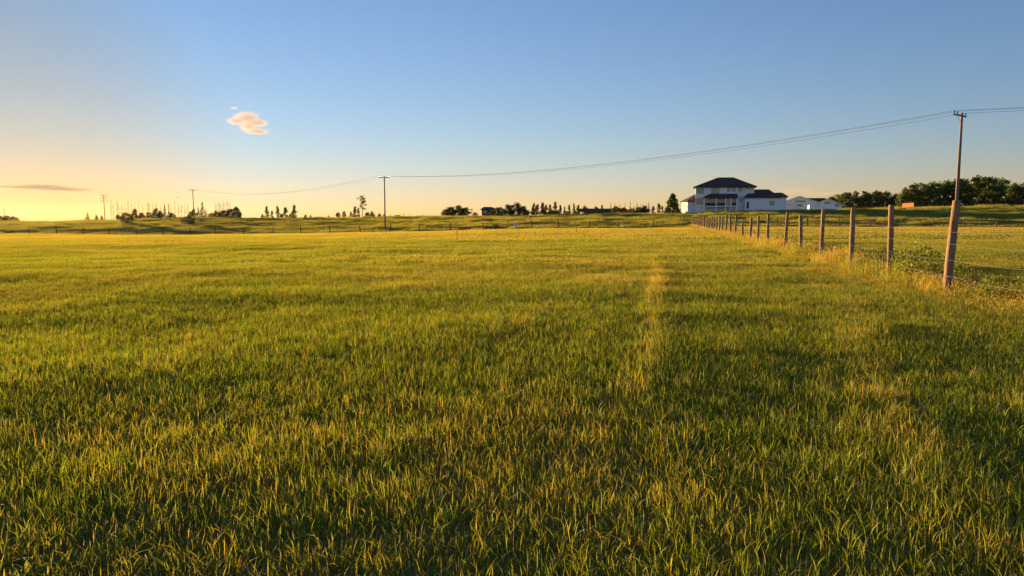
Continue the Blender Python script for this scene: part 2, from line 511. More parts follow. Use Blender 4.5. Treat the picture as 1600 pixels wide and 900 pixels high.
def tallness(X, Y):
    t = 1.0 + 0.22 * vnoise(X / 1.1, Y / 1.4, 31) + 0.14 * vnoise(X / 5.5, Y / 4.5, 32)
    b = X - FB * Y
    t = t * (1 + 0.45 * np.exp(-((b + 0.16 + 0.07 * vnoise(Y / 3, 0 * Y, 24)) / 0.11) ** 2) * (1 - smooth(22, 40, Y)) * smooth(5, 7, Y))
    t = t * (1 + 0.22 * np.exp(-((X - 0.38 * Y - 1.05 - 0.25 * vnoise(Y / 2., 0 * Y, 25)) / 0.26) ** 2) * (1 - smooth(9, 20, Y)))
    return np.clip(t, 0.45, 1.6)


def fan(y0, y1, dens, slope=0.80, margin=3.0):
    """points spread evenly over the part of the field the photograph shows, and a little more on each side"""
    w = slope * y1 + margin
    st = 1.0 / math.sqrt(dens)
    gx, gy = np.meshgrid(np.arange(-w, w, st), np.arange(y0, y1, st))
    X = gx.ravel() + rng.uniform(-.55, .55, gx.size) * st; Y = gy.ravel() + rng.uniform(-.55, .55, gx.size) * st
    k = np.abs(X) < slope * np.abs(Y) + margin
    return X[k], Y[k]


near_p = [blade_patch('near_%d' % k, 150, 0.18, 0.05, 0.145, 0.0026, 0.0060, 0.6, M['grass'], 100 + k, straw=0.04, seg=3, understory=0.40, broad=0.02) for k in range(14)]
mid_p = [blade_patch('mid_%d' % k, 260, 0.52, 0.06, 0.155, 0.007, 0.013, 0.5, M['grass'], 200 + k, straw=0.09) for k in range(10)]
far_p = [blade_patch('far_%d' % k, 360, 1.5, 0.08, 0.19, 0.022, 0.04, 0.45, M['grass'], 300 + k, straw=0.10) for k in range(8)]


def field_layer(protos, y0, y1, dens, jit, **kw):
    X, Y = fan(y0, y1, dens, **kw)
    Yj = Y
    t = tallness(X, Yj); n = len(X)
    s = np.stack([rng.uniform(0.85, 1.2, n)] * 2 + [t * rng.uniform(0.85, 1.2, n)], 1)
    return X, Y, rng.uniform(0, 6.283, n), s, np.clip(dryness(X, Y) + rng.normal(0, jit, n), 0, 1), rng.integers(0, len(protos), n)


scatter('near_grass', 'short green and straw-flecked grass of the near field', near_p, *field_layer(near_p, 0.3, 24.0, 34.0, 0.13))
scatter('field_grass', 'golden green grass of the middle of the field', mid_p, *field_layer(mid_p, 23.4, 52.0, 3.6, 0.10))
scatter('distant_grass', 'golden grass of the far end of the field up to the cross fence', far_p, *field_layer(far_p, 50.0, 141.0, 0.34, 0.08))

bank_p = [blade_patch('bank_%d' % k, 260, 1.5, 0.25, 0.75, 0.03, 0.06, 0.45, M['bankgrass'], 400 + k, straw=0.12, seedheads=0.1) for k in range(8)]
n = 14000
X = rng.uniform(-200, 200, n); Y = rng.uniform(141, 238, n)
s = np.stack([np.ones(n)] * 2 + [np.clip(0.85 + 0.40 * vnoise(X / 6, Y / 4, 41) + 0.45 * vnoise(X / 2.2, Y / 2.6, 44), .3, 1.7) * (1 + .55 * smooth(50, 85, X) * smooth(175, 215, Y))], 1)
d = np.clip(0.24 + 0.25 * vnoise(X / 11, Y / 3.5, 42) + 0.28 * vnoise(X / 2.5, Y / 2, 43) + rng.normal(0, .1, n), 0, 1)
scatter('bank_grass', 'long rough grass covering the ditch and bank', bank_p, X, Y, rng.uniform(0, 6.28, n), s, d, rng.integers(0, 8, n))

# thin seeding stems and broad-leaved weeds scattered through the turf
stem_p = [blade_patch('stem_%d' % k, 7, 0.22, 0.16, 0.29, 0.0014, 0.0026, 0.35, M['grass'], 600 + k, straw=0.55, seg=3, seedheads=0.55) for k in range(8)]
X, Y = fan(0.6, 30.0, 1.7)
n = len(X); k = rng.uniform(0, 1, n) < (0.45 + 0.5 * vnoise(X / 2.2, Y / 2.2, 61)); X, Y = X[k], Y[k]; n = len(X)
scatter('seeding_stems', 'thin straw-coloured seeding stems standing above the turf', stem_p, X, Y, rng.uniform(0, 6.28, n), np.stack([np.ones(n)] * 2 + [rng.uniform(.7, 1.15, n)], 1), np.full(n, .2), rng.integers(0, 8, n))
weed_p = [blade_patch('weed_%d' % k, 11, 0.025, 0.05, 0.10, 0.016, 0.030, 1.3, M['rose'], 620 + k, straw=0, seg=3) for k in range(5)]
X, Y = fan(0.6, 18.0, 1.1)
n = len(X); k = rng.uniform(0, 1, n) < (0.4 + 0.6 * vnoise(X / 1.6, Y / 1.6, 62)); X, Y = X[k], Y[k]; n = len(X)
sz_ = rng.uniform(.6, 1.3, n)
scatter('broadleaf_weeds', 'low broad-leaved weeds growing in the near turf', weed_p, X, Y, rng.uniform(0, 6.28, n), np.stack([sz_] * 3, 1), np.zeros(n), rng.integers(0, 5, n))

# tall dry grass along the fence line
strip_p = [blade_patch('strip_%d' % k, 42, 0.22, 0.28, 0.62, 0.004, 0.008, 0.5, M['grass'], 500 + k, straw=0.22, seg=3, seedheads=0.22) for k in range(8)]
n = 2600
Y = 8 + 137 * rng.uniform(0, 1, n) ** 1.7
X = FA + FB * Y + rng.normal(0.22, 0.30, n) + 0.12 * smooth(25, 12, Y)
Y[:320] = 8.5 + 9.5 * rng.uniform(0, 1, 320); X[:320] = FA + FB * Y[:320] + rng.uniform(.25, 1.5, 320)
s = np.stack([1 + Y / 50.] * 2 + [(.72 + .28 * smooth(12, 30, Y)) * np.clip(0.85 + 0.4 * vnoise(X / 1.2, Y / 1.2, 51), .4, 1.4)], 1)
d = np.clip(0.26 + 0.45 * vnoise(X, Y / 1.5, 52), 0, 1)
scatter('fence_line_grass', 'tall dry seeding grass left standing along the wire fence', strip_p, X, Y, rng.uniform(0, 6.28, n), s, d, rng.integers(0, 8, n))


# ------------------------------------------------------------------ where things stand
def Z_at(py, Y):
    """height of the point that shows at picture row py when it stands Y metres away"""
    return EYE + (340.0 - py) / F * Y


def ground_Y(px, py, y0=20.0, y1=CREST_Y):
    """distance at which the sight line through (px, py) meets the ground"""
    Y = np.arange(y0, y1, 0.5)
    X = X_at(px, Y)
    row = 340.0 - (height(X, Y) - EYE) / Y * F
    k = np.where(row <= py)[0]
    return float(Y[k[0]]) if len(k) else y1


# ------------------------------------------------------------------ wire fence along the right of the field
def post_mesh(name, r0, r1, h, seed, mat, n=10):
    """round wooden post, a little crooked, with a worn bevelled top"""
    rr = random.Random(seed)
    mb = MB(); pts = []; rad = []
    bx, by = rr.uniform(-.025, .025), rr.uniform(-.025, .025)
    for k in range(8):
        t = k / 7
        z = -0.5 + (h + 0.5) * t
        pts.append((bx * math.sin(t * 3.3), by * math.sin(t * 2.7), z)); rad.append((r0 + (r1 - r0) * t) * rr.uniform(.95, 1.05))
    pts.append((bx * math.sin(3.3), by * math.sin(2.7), h + 0.012)); rad.append(r1 * 0.84)
    mb.tube(pts, rad, n)
    return mb.mesh(name, mat, False)


posts_me = [post_mesh('post', .088, .078, 1.0, k, M['postwood'], 12) for k in range(6)]
for me in posts_me:
    me.polygons.foreach_set('use_smooth', [len(p.vertices) == 4 for p in me.polygons])
post_px = [1485, 1392, 1331, 1284, 1252, 1225, 1199, 1183, 1171, 1159, 1148, 1140, 1133]
post_Y = [10.2] + [F * FA / (px - (800 + FB * F)) for px in post_px]
while post_Y[-1] < 146:
    post_Y.append(post_Y[-1] + random.uniform(3.8, 4.4))
fence = thing('wire_fence', 'wire fence on tall round wooden posts running away to the far bank', 'fence', (FA + FB * 14.3, 14.3, 0))
fo = Vector(fence.location)
heights = {1: 1.90, 2: 1.86, 3: 1.84, 7: 1.86, 8: 1.78, 10: 1.35, 9: 1.7}
wire_h = (1.31, 1.05, 0.74, 0.42)
wpts = [[] for _ in wire_h]
for i, Y in enumerate(post_Y):
    x = FA + FB * Y; z = gz(x, Y); h = heights.get(i, random.uniform(1.72, 1.92))
    tilt = R(random.uniform(-2.2, 2.2)); tilt2 = R(random.uniform(-2.2, 2.2))
    if i == 6: tilt2 = R(3.2)
    if i == 1: tilt2 = R(2.0)
    r = random.uniform(.82, .98) * (1 + .22 * float(smooth(35, 70, Y))) if i != 1 else .98
    turn = random.uniform(0, 6)
    if i in (1, 6): tilt, turn = 0, 0
    o = link('post', posts_me[i % 6], fence, (x - fo.x, Y - fo.y, z - fo.z), (tilt, tilt2, turn), (r, r, h))
    for k, wh in enumerate(wire_h):
        if i: 
            q = post_Y[i - 1] * .5 + Y * .5
            zz = gz(FA + FB * q, q)
            wpts[k].append((FA + FB * q - .1 - fo.x, q - fo.y, (wpts[k][-1][2] + z + wh - fo.z) / 2 - random.uniform(.01, .05)))
        wpts[k].append((x - .1 - fo.x, Y - fo.y, z + wh * random.uniform(.98, 1.02) - fo.z))
for k in range(len(wire_h)):
    MB().tube(wpts[k], [0.0022] * len(wpts[k]), 4).build('wire', M['wire'], fence)

# ------------------------------------------------------------------ low fence across the far end of the field
cross = thing('cross_fence', 'low grey post and wire fence along the ditch at the far end of the field', 'fence', (X_at(602, FENCE_Y), FENCE_Y, gz(X_at(602, FENCE_Y), FENCE_Y)))
co = Vector(cross.location)
cpx = [-50, -4, 46, 88, 130, 171, 213, 255, 297, 337, 380, 427, 470, 515, 563, 610, 655, 704, 755, 793, 831, 873, 921, 967, 1020, 1066] + list(range(1115, 1720, 49))
cross_me = [post_mesh('fence_post', .105, .09, 1.0, 40 + k, M['greywood'], 6) for k in range(3)]
cw = [[] for _ in range(3)]
for i, px in enumerate(cpx):
    x = X_at(px, FENCE_Y); z = gz(x, FENCE_Y); h = random.uniform(1.35, 1.6) if px < 800 else random.uniform(1.5, 1.75)
    link('post', cross_me[i % 3], cross, (x - co.x, 0, z - co.z), (R(random.uniform(-4, 4)), R(random.uniform(-4, 4)), random.uniform(0, 6)), (1, 1, h))
    for k, wh in enumerate((1.25, .9, .5)):
        cw[k].append((x - co.x, -.09, z + wh - co.z))
for k in range(3):
    MB().tube(cw[k], [0.006] * len(cw[k]), 4).build('wire', M['wire'], cross)


# ------------------------------------------------------------------ leaves, trees and shrubs
def leaf_mesh(name, centres, sizes, per, leaf, mat, seed, up=0.2):
    """leaf-sized faces gathered in clumps; clumps differ in tone"""
    r = np.random.default_rng(seed)
    V = []; RN = []
    for c, s in zip(centres, sizes):
        tone = r.uniform(0, 1)
        m = max(3, int(per * r.uniform(.6, 1.4)))
        d = r.normal(0, 1, (m, 3)); d /= np.linalg.norm(d, axis=1)[:, None] + 1e-6
        q = np.array(c) + d * (r.uniform(0, 1, (m, 1)) ** 0.45) * np.array(s)
        a = r.normal(0, 1, (m, 3)); a[:, 2] += up; a /= np.linalg.norm(a, axis=1)[:, None]
        b = np.cross(a, r.normal(0, 1, (m, 3))); b /= np.linalg.norm(b, axis=1)[:, None] + 1e-6
        c2 = np.cross(a, b)
        L1 = leaf * r.uniform(.6, 1.35, (m, 1)); L2 = L1 * r.uniform(.45, .8, (m, 1))
        V.append(np.stack([q - b * L1, q + c2 * L2, q + b * L1, q - c2 * L2], 1).reshape(-1, 3))
        RN.append(np.repeat(np.clip(tone + r.normal(0, .22, m), 0, 1), 4))
    V = np.concatenate(V); RN = np.concatenate(RN)
    me = np_mesh(name, V, np.arange(len(V)), np.full(len(V) // 4, 4), mat, False)
    at = me.attributes.new('rnd', 'FLOAT', 'POINT'); at.data.foreach_set('value', RN.astype(np.float32))
    return me


def trunk_mesh(name, h, r, seed, mat, n_br=6, spread=0.3, lo=.25, crook=.04, seg=6):
    rr = random.Random(seed); mb = MB()
    pts = [(0, 0, -.4)]; rad = [r * 1.25]
    x = y = 0
    for k in range(1, 7):
        x += rr.uniform(-1, 1) * crook * h / 3; y += rr.uniform(-1, 1) * crook * h / 3
        pts.append((x, y, h * k / 6)); rad.append(r * (1 - .86 * k / 6))
    mb.tube(pts, rad, seg)
    ends = []
    for b in range(n_br):
        t = lo + (0.95 - lo) * (b + rr.uniform(.1, .9)) / n_br
        i = min(5, int(t * 6)); f = t * 6 - i
        p = Vector(pts[i]).lerp(Vector(pts[i + 1]), f) if i < 6 else Vector(pts[-1])
        a = b * 2.4 + rr.uniform(-.5, .5); ln = spread * h * (1.15 - t) * rr.uniform(.7, 1.25)
        e = p + Vector((math.cos(a) * ln, math.sin(a) * ln, ln * rr.uniform(.5, 1.3)))
        m = p.lerp(e, .5) + Vector((0, 0, -.06 * ln))
        rb = r * (1 - .8 * t) * .55
        mb.tube([p, m, e], [rb, rb * .7, rb * .25], 4)
        ends.append(tuple(e))
        for s in range(2):
            q = m.lerp(e, rr.uniform(.1, .7)); g = q + Vector((rr.uniform(-1, 1), rr.uniform(-1, 1), rr.uniform(.3, 1.2))) * ln * .38
            mb.tube([q, g], [rb * .4, rb * .15], 3); ends.append(tuple(g))
    return mb.mesh(name, mat), pts, ends


def crown_round(h, w, seed, nclump, lo):
    r = np.random.default_rng(seed); C = []; S = []
    for i in range(nclump):
        a = r.uniform(0, 6.283); v = r.uniform(0, 1)
        z = lo + (1 - lo) * v
        prof = math.sin(math.pi * min(1, .10 + .88 * v)) ** .6
        rr_ = (w / 2) * prof * math.sqrt(r.uniform(.12, 1)) * r.uniform(.75, 1.05)
        C.append((rr_ * math.cos(a), rr_ * math.sin(a), h * z * r.uniform(.93, 1.0)))
        k = r.uniform(.08, .17) * w
        S.append((k * 1.25, k * 1.25, k * .85))
    return C, S


def crown_cone(h, w, seed, lo, tiers, ragged=.25):
    r = np.random.default_rng(seed); C = []; S = []
    for t in range(tiers):
        f = t / (tiers - 1.)
        z = lo * h + (h * .97 - lo * h) * f
        rad = w / 2 * (1 - f) ** .85 + .03 * w
        m = max(2, int(7 * (1 - f) + 2))
        for k in range(m):
            a = r.uniform(0, 6.283); q = rad * r.uniform(1 - ragged * 2, 1.05)
            C.append((q * math.cos(a) * .8, q * math.sin(a) * .8, z - q * .18))
            S.append((.14 * w * (1.1 - f) + .02 * w, .14 * w * (1.1 - f) + .02 * w, .035 * h))
    return C, S


PROTO = {}


def proto(kind, name, cat, var, mk):
    PROTO[(kind, var)] = (name, cat) + mk


def build_protos():
    for v in range(4):          # broad leafy trees, 10 m
        tm, pts, ends = trunk_mesh('trunk', 8.2, .20, 60 + v, M['bark'], 9, .34, .2)
        C, S = crown_round(10, 8.2, 70 + v, 95, .10)
        C += ends; S += [(.7, .7, .5)] * len(ends)
        proto('broad', 'leafy_tree', 'tree', v, (10., 8.2, [('trunk', tm), ('crown', leaf_mesh('crown', C, S, 26, .34, M['leaf'], 80 + v))]))
    for v in range(4):          # dome shrubs, 3 m
        tm, pts, ends = trunk_mesh('stem', 2.0, .07, 90 + v, M['bark'], 8, .55, .05)
        C, S = crown_round(3, 4.6, 100 + v, 60, .06)
        proto('shrub', 'shrub', 'shrub', v, (3., 4.6, [('stem', tm), ('crown', leaf_mesh('crown', C, S, 24, .19, M['leaf_dark'], 110 + v))]))
    for v in range(4):          # slim young poplars, 5 m
        tm, pts, ends = trunk_mesh('trunk', 4.7, .06, 120 + v, M['bark'], 10, .16, .12)
        r = np.random.default_rng(130 + v); C = list(ends); S = [(.34, .34, .42)] * len(ends)
        for k in range(20):
            f = r.uniform(.12, 1); a = r.uniform(0, 6.28); q = .62 * math.sin(math.pi * min(.97, .15 + f * .8)) * r.uniform(.2, 1)
            C.append((q * math.cos(a), q * math.sin(a), 5 * f * .97)); S.append((.24, .24, .32))
        proto('poplar', 'young_poplar', 'tree', v, (5., 1.7, [('trunk', tm), ('crown', leaf_mesh('crown', C, S, 17, .15, M['leaf_bright'] if v % 2 else M['leaf'], 140 + v))]))
    for v in range(3):          # spruces, 6 m
        tm, pts, ends = trunk_mesh('trunk', 5.9, .08, 150 + v, M['bark'], 4, .1, .1, .004)
        C, S = crown_cone(6, 2.3, 160 + v, .06, 13)
        proto('spruce', 'spruce_tree', 'tree', v, (6., 2.3, [('trunk', tm), ('crown', leaf_mesh('crown', C, S, 13, .16, M['needle'], 170 + v, -.2))]))
    for v in range(4):          # bare saplings, 6 m
        tm, pts, ends = trunk_mesh('trunk', 6., .085, 180 + v, M['barebark'], 7, .13, .3, .05)
        mb = MB(); rr = random.Random(v)
        for e in ends:
            for k in range(2):
                g = Vector(e) + Vector((rr.uniform(-.35, .35), rr.uniform(-.35, .35), rr.uniform(.2, .8)))
                mb.tube([e, g], [.022, .010], 3)
        proto('bare', 'bare_tree', 'tree', v, (6.4, 1.6, [('trunk', tm), ('twigs', mb.mesh('twigs', M['barebark']))]))
    # one tall airy tree
    tm, pts, ends = trunk_mesh('trunk', 7.6, .11, 201, M['bark'], 11, .2, .3, .05)
    C = list(ends); S = [(.36, .36, .34)] * len(ends)
    r = np.random.default_rng(202)
    for k in range(16):
        C.append((r.normal(0, .45), r.normal(0, .45), r.uniform(5.2, 7.9))); S.append((.38, .38, .4))
    proto('airy', 'tall_tree', 'tree', 0, (8., 3., [('trunk', tm), ('crown', leaf_mesh('crown', C, S, 12, .17, M['leaf_bright'], 203))]))
    # one full pyramidal tree by the house
    tm, pts, ends = trunk_mesh('trunk', 6.2, .12, 211, M['bark'], 9, .25, .1)
    r = np.random.default_rng(212); C = list(ends); S = [(.4, .4, .45)] * len(ends)
    for k in range(150):
        f = r.uniform(0, 1) ** 1.35; a = r.uniform(0, 6.28); q = 2.5 * (1 - f) ** .7 * math.sqrt(r.uniform(.1, 1)) + .2
        C.append((q * math.cos(a), q * math.sin(a), 6.6 * f)); S.append((.42, .42, .5))
    proto('pyramid', 'pyramidal_tree', 'tree', 0, (7., 4.8, [('trunk', tm), ('crown', leaf_mesh('crown', C, S, 26, .2, M['leaf_bright'], 213))]))


build_protos()
LAB = {
    867: 'tallest slim young tree of the close row beside the long low barn',
    882: 'shortest slim young tree of the close row beside the long low barn',
    834: 'slim young tree ending the close row next to the cabin thicket',
    903: 'slim young tree ending the close row next to the barn posts',
    426: 'shortest tree of the loose row of five on the skyline',
    461: 'last tree of the loose row of five, closest to the tall airy tree',
    1298: 'low dark tree touching the gable end of the white bungalow',
    1397: 'low dark tree where the low wood meets the tall wood',
    1412: 'shorter tree at the edge of the tall wood just above the orange board',
    1497: 'tall dark tree standing directly behind the tall wooden utility pole',
    984: 'tallest of the slim spruces behind the bushes past the barn',
    990: 'shortest of the slim spruces behind the bushes past the barn',
    954: 'slim spruce closest to the end of the long low barn',
    1013: 'slim spruce closest to the small trees by the pyramidal tree',
}


def plant(kind, px, ytop, Y, wpx, label, group=None, base_y=None, var=None, X=None):
    """a tree or shrub whose foot stands on the ground Y metres away and whose top shows at row ytop"""
    if kind != 'shrub': label = LAB.get(px, label)
    nvar = max(v for (k, v) in PROTO if k == kind) + 1
    v = random.randrange(nvar) if var is None else var
    name, cat, ph, pw, parts = PROTO[(kind, v)]
    x = X_at(px, Y) if X is None else X
    z = gz(x, Y)
    h = max(.5, Z_at(ytop, Y) - z)
    w = wpx / F * Y
    s = (w / pw * random.uniform(.9, 1.12), w / pw * random.uniform(.85, 1.1), h / ph)
    root = thing(name, label, cat, (x, Y, z - .03), random.uniform(0, 6.28), group)
    root.scale = s
    for nm, me in parts:
        c = link(nm, me, root)
        if nm == 'twigs': c['kind'] = 'stuff'
    return root


G1 = 'bare saplings beyond the bank'
for i, px in enumerate([175, 179, 184, 188, 193, 197, 203, 208, 213, 219, 225, 232, 236, 240, 246, 252]):
    plant('bare', px, random.uniform(311, 321), 243 + random.uniform(-6, 14), random.uniform(4, 8), 'leafless thin sapling in the thicket beside the triple-armed pole', G1)
for px in (268, 280, 285, 290, 294):
    plant('bare', px, random.uniform(316, 322), 246 + random.uniform(-5, 8), 6, 'leafless thin sapling near the curved street lamp', 'bare saplings near the street lamp')
for px in (338, 343, 347, 351, 356, 360):
    plant('bare', px, random.uniform(311, 317), 250 + random.uniform(-5, 8), 7, 'leafless tall sapling rising behind the dark shrubs past the single-armed pole', 'bare saplings behind the shrubs')
for px, yt, w in ((2, 338, 14), (12, 337.5, 14), (22, 338.5, 12), (28, 340, 8)):
    plant('shrub', px, yt, 420, w, 'low dark far-off shrub beside the most distant utility pole', 'far shrubs by the distant pole')
plant('spruce', 138, 332.5, 262, 12, 'small triangular dark tree alone on the skyline', var=0)
plant('shrub', 152, 336.5, 262, 6, 'tiny shrub on the skyline at the foot of the triple-armed pole', 'tiny shrubs by the triple-armed pole')
plant('shrub', 160, 337.5, 262, 5, 'tiny shrub on the skyline at the foot of the triple-armed pole', 'tiny shrubs by the triple-armed pole')
for px, pyb, yt, w, lab in ((200, 351, 333, 23, 'round dark shrub on the bank in front of the bare saplings'), (295, 353, 338, 24, 'round dark shrub on the bank below the single-armed pole')):
    Yb = ground_Y(px, pyb, 146, 205)
    plant('shrub', px, yt, Yb, w, lab, var=0 if px == 200 else 2)
G2 = 'dark shrubs among the bare saplings'
for px, yt, w in ((186, 336, 10), (212, 327, 10), (222, 333, 14), (234, 332, 14), (245, 326, 14), (252, 330, 12), (270, 333, 12), (300, 331, 9), (304, 327, 9)):
    plant('shrub', px, yt, 248 + random.uniform(-6, 6), w, 'dark shrub at the feet of the bare saplings', G2)
for px, yt, w in ((259, 318, 8), (265, 319, 7)):
    plant('spruce', px, yt, 250, w, 'slim dark spruce among the bare saplings', 'slim spruces among saplings')
for px, yt, w in ((311, 323, 10), (318, 315.5, 12), (323, 327, 8)):
    plant('spruce', px, yt, 246, w, 'dark spruce close beside the single-armed pole', 'spruces beside the single-armed pole')
for px, yt, w in ((331, 333, 12), (340, 330, 14), (350, 329, 16), (361, 327, 15), (370, 324, 13), (375, 331, 8)):
    plant('shrub', px, yt, 244 + random.uniform(-3, 6), w, 'dark broad shrub in the clump past the single-armed pole', 'shrub clump past the single-armed pole')
for px, yt, w in ((418, 322, 9), (426, 328, 6), (434, 322, 9), (447, 323, 11), (461, 320.5, 11)):
    plant('poplar', px, yt, 240 + random.uniform(-3, 3), w, 'small leafy tree in the loose row of five on the skyline', 'row of five small trees')
for px, yt, w in ((411, 335, 6), (441, 334, 6), (455, 334, 7), (478, 335.5, 5), (486, 336.5, 5), (514, 337, 4)):
    plant('shrub', px, yt, 246, w, 'tiny bush on the skyline around the row of five small trees', 'tiny skyline bushes')
plant('airy', 568, 303.5, 242, 17, 'tall airy tree standing above the bushes near the T-shaped pole')
for px, yt, w in ((555, 321, 9), (549, 330, 6), (561, 324, 6)):
    plant('poplar', px, yt, 244, w, 'small leafy tree in the shadow of the tall airy tree', 'small trees by the tall airy tree')
for px, yt, w in ((529, 332.5, 9), (538, 330.5, 7), (575, 332, 9), (582, 331, 8), (593, 334, 8), (601, 335, 6), (622, 336, 15)):
    plant('shrub', px, yt, 248, w, 'low dark bush around the tall airy tree and the T-shaped pole', 'low bushes around the tall airy tree')
for px, yt in ((610, 334), (631, 332.5), (641, 333), (652, 335), (662, 334.5)):
    plant('spruce', px, yt, 268, 3.5, 'tiny slim spruce on the skyline past the T-shaped pole', 'tiny skyline spruces')
for px, yt, w in ((696, 328, 17), (705, 324, 22), (716, 322, 24), (726, 325, 18)):
    plant('shrub', px, yt, 244, w, 'dense dark bush in the rounded thicket beside the flat-roofed shelter', 'thicket by the flat-roofed shelter')
for px, yt, w in ((743, 332, 10), (768, 329, 14), (780, 324.5, 20), (794, 320.5, 22), (806, 318, 24), (816, 323, 20), (823, 329, 9)):
    plant('shrub', px, yt, 248 + random.uniform(-3, 3), w, 'dense dark bush in the thicket around the hip-roofed cabin', 'thicket around the cabin')
for px, yt, w in ((834, 316, 9), (840, 319, 9), (848, 316, 9), (853, 319, 8), (859, 319, 8), (867, 315, 8), (875, 320, 7), (882, 323, 6), (889, 319, 7), (896, 318, 7), (903, 319, 7)):
    plant('poplar', px, yt, 246 + random.uniform(-4, 8), w, 'slim young tree in the close row beside the long low barn', 'row of young trees beside the barn')
for px, yt, w in ((834, 328, 12), (848, 327, 14), (860, 328, 12), (870, 329, 10), (886, 330, 10), (898, 330, 10)):
    plant('shrub', px, yt, 250, w, 'low bush under the row of young trees beside the barn', 'bushes under the young trees')
for px, yt, w in ((914, 322.5, 11), (931, 323, 10), (940, 321, 5)):
    plant('shrub', px, yt, 275, w, 'bush showing above the roof of the long low barn', 'bushes behind the barn')
for px, yt in ((954, 317.5), (960, 317), (968, 318.5), (976, 317), (984, 314.5), (990, 321), (995, 316.5), (1001, 318), (1004, 318.5), (1009, 318), (1013, 316)):
    plant('spruce', px, yt, 268 + random.uniform(-4, 6), random.uniform(4, 6), 'slim spruce in the dark row behind the bushes past the barn', 'slim spruces past the barn')
for px, yt, w in ((962, 323, 18), (974, 325, 16), (986, 326, 14), (998, 324, 18), (1007, 322.5, 18)):
    plant('shrub', px, yt, 246, w, 'dark rounded bush between the barn and the pyramidal tree', 'bushes between barn and pyramidal tree')
for px, yt, w in ((1020, 321, 6), (1028, 317.5, 9), (1034, 321, 6)):
    plant('poplar', px, yt, 244, w, 'small leafy tree next to the pyramidal tree', 'small trees next to the pyramidal tree')
plant('pyramid', 1050, 302, 240, 24, 'full green pyramidal tree standing beside the white two-storey house')
G3 = 'trees of the dark wood'
for px, yt, w in ((1298, 308, 18), (1308, 305, 20), (1320, 302, 24), (1335, 301, 24), (1350, 300, 26), (1366, 299.5, 26), (1382, 301, 24), (1397, 304, 20)):
    plant('broad', px, yt, 330 + random.uniform(-8, 12), w * 1.15, 'dark low tree in the wood next to the white bungalow', 'low wood next to the bungalow')
for px, yt, w in ((1412, 296, 26), (1424, 289.5, 30), (1440, 288, 34), (1456, 287, 34), (1475, 284, 36), (1497, 281, 40), (1520, 278.5, 42), (1541, 278.5, 40), (1562, 282, 36), (1582, 288, 28), (1599, 288, 30), (1622, 284, 38), (1648, 282, 38), (1680, 284, 40)):
    plant('broad', px, yt, 296 + random.uniform(-8, 10), w * 1.12, 'tall dark tree in the wood behind the orange board', 'tall wood behind the orange board')

# wild rose shrubs and weeds along the fence
for v in range(3):
    tm, pts, ends = trunk_mesh('stem', .62, .008, 230 + v, M['bark'], 12, .8, .02, .1, 5)
    C, S = crown_round(.8, 1.1, 240 + v, 60, .08)
    proto('rose', 'wild_rose_shrub', 'shrub', v, (.8, 1.1, [('stem', tm), ('crown', leaf_mesh('crown', C, S, 28, .026, M['rose'], 250 + v))]))
for Y, off, h, w, lab in ((17.0, .30, .92, 1.15, 'bushy wild rose shrub in the dry grass beside the thick fence post'),
                          (15.1, .48, .68, .6, 'small wild rose shrub just behind the thick fence post'),
                          (19.4, .28, .80, .8, 'small wild rose shrub at the foot of the second fence post'),
                          (12.9, .25, .54, .65, 'low wild rose shrub under the wires past the thick fence post'),
                          (12.3, .62, .58, .65, 'wild rose shrub standing out beyond the wires past the thick fence post'),
                          (30.2, -.15, .6, .6, 'leafy weed clump around a fence post in the dry grass')):
    x = FA + FB * Y + off
    name, cat, ph, pw, parts = PROTO[('rose', random.randrange(3))]
    r = thing(name, lab, cat, (x, Y, gz(x, Y) - .02), random.uniform(0, 6), None)
    r.scale = (w / pw, w / pw, h / ph)
    for nm, me in parts: link(nm, me, r)
Yb = 139.0
x = X_at(776, Yb); name, cat, ph, pw, parts = PROTO[('shrub', 1)]
r = thing('shrub', 'low dark bush at the foot of the cross fence beside the white sheet', 'shrub', (x, Yb, gz(x, Yb) - .03), 1.0)
r.scale = (.33, .33, .3)
for nm, me in parts: link(nm, me, r)


# ------------------------------------------------------------------ utility poles and wires
def utility_pole(x, y, h, label, arms, ang, group=None, r=.15):
    z = gz(x, y)
    t = thing('utility_pole', label, 'utility pole', (x, y, z), 0, group)
    MB().tube([(0, 0, -1), (0, 0, h * .5), (0, 0, h)], [r * 1.05, r * .85, r * .62], 10).build('pole', M['polewood'], t, True)
    d = Vector((math.cos(ang), math.sin(ang), 0)); nrm = Vector((-d.y, d.x, 0))
    tops = []
    for az, ln in arms:
        c = Vector((0, 0, h - az)) + nrm * .15
        mb = MB(); hw = ln / 2
        p = [c + d * sx * hw + nrm * sy * .05 + Vector((0, 0, sz * .06)) for sz in (-1, 1) for sx, sy in ((-1, -1), (1, -1), (1, 1), (-1, 1))]
        mb.poly(p, [(0, 3, 2, 1), (4, 5, 6, 7), (0, 1, 5, 4), (1, 2, 6, 5), (2, 3, 7, 6), (3, 0, 4, 7)])
        arm = mb.build('crossarm', M['polewood'], t)
        for sg in (-1, 1):
            e = c + d * sg * hw * .5 + Vector((0, 0, -.05)); MB().tube([e, Vector((0, 0, h - az - .6)) + nrm * .1], [.018, .018], 4).build('brace', M['steel'], arm)
        for off in (-.92, -.42, .92):
            q = c + d * hw * off + Vector((0, 0, .06))
            MB().tube([q, q + Vector((0, 0, .08)), q + Vector((0, 0, .10)), q + Vector((0, 0, .20)), q + Vector((0, 0, .24))], [.02, .02, .06, .055, .025], 8).build('insulator', M['insulator'], arm)
            tops.append(Vector((x, y, z)) + q + Vector((0, 0, .25)))
    return tops


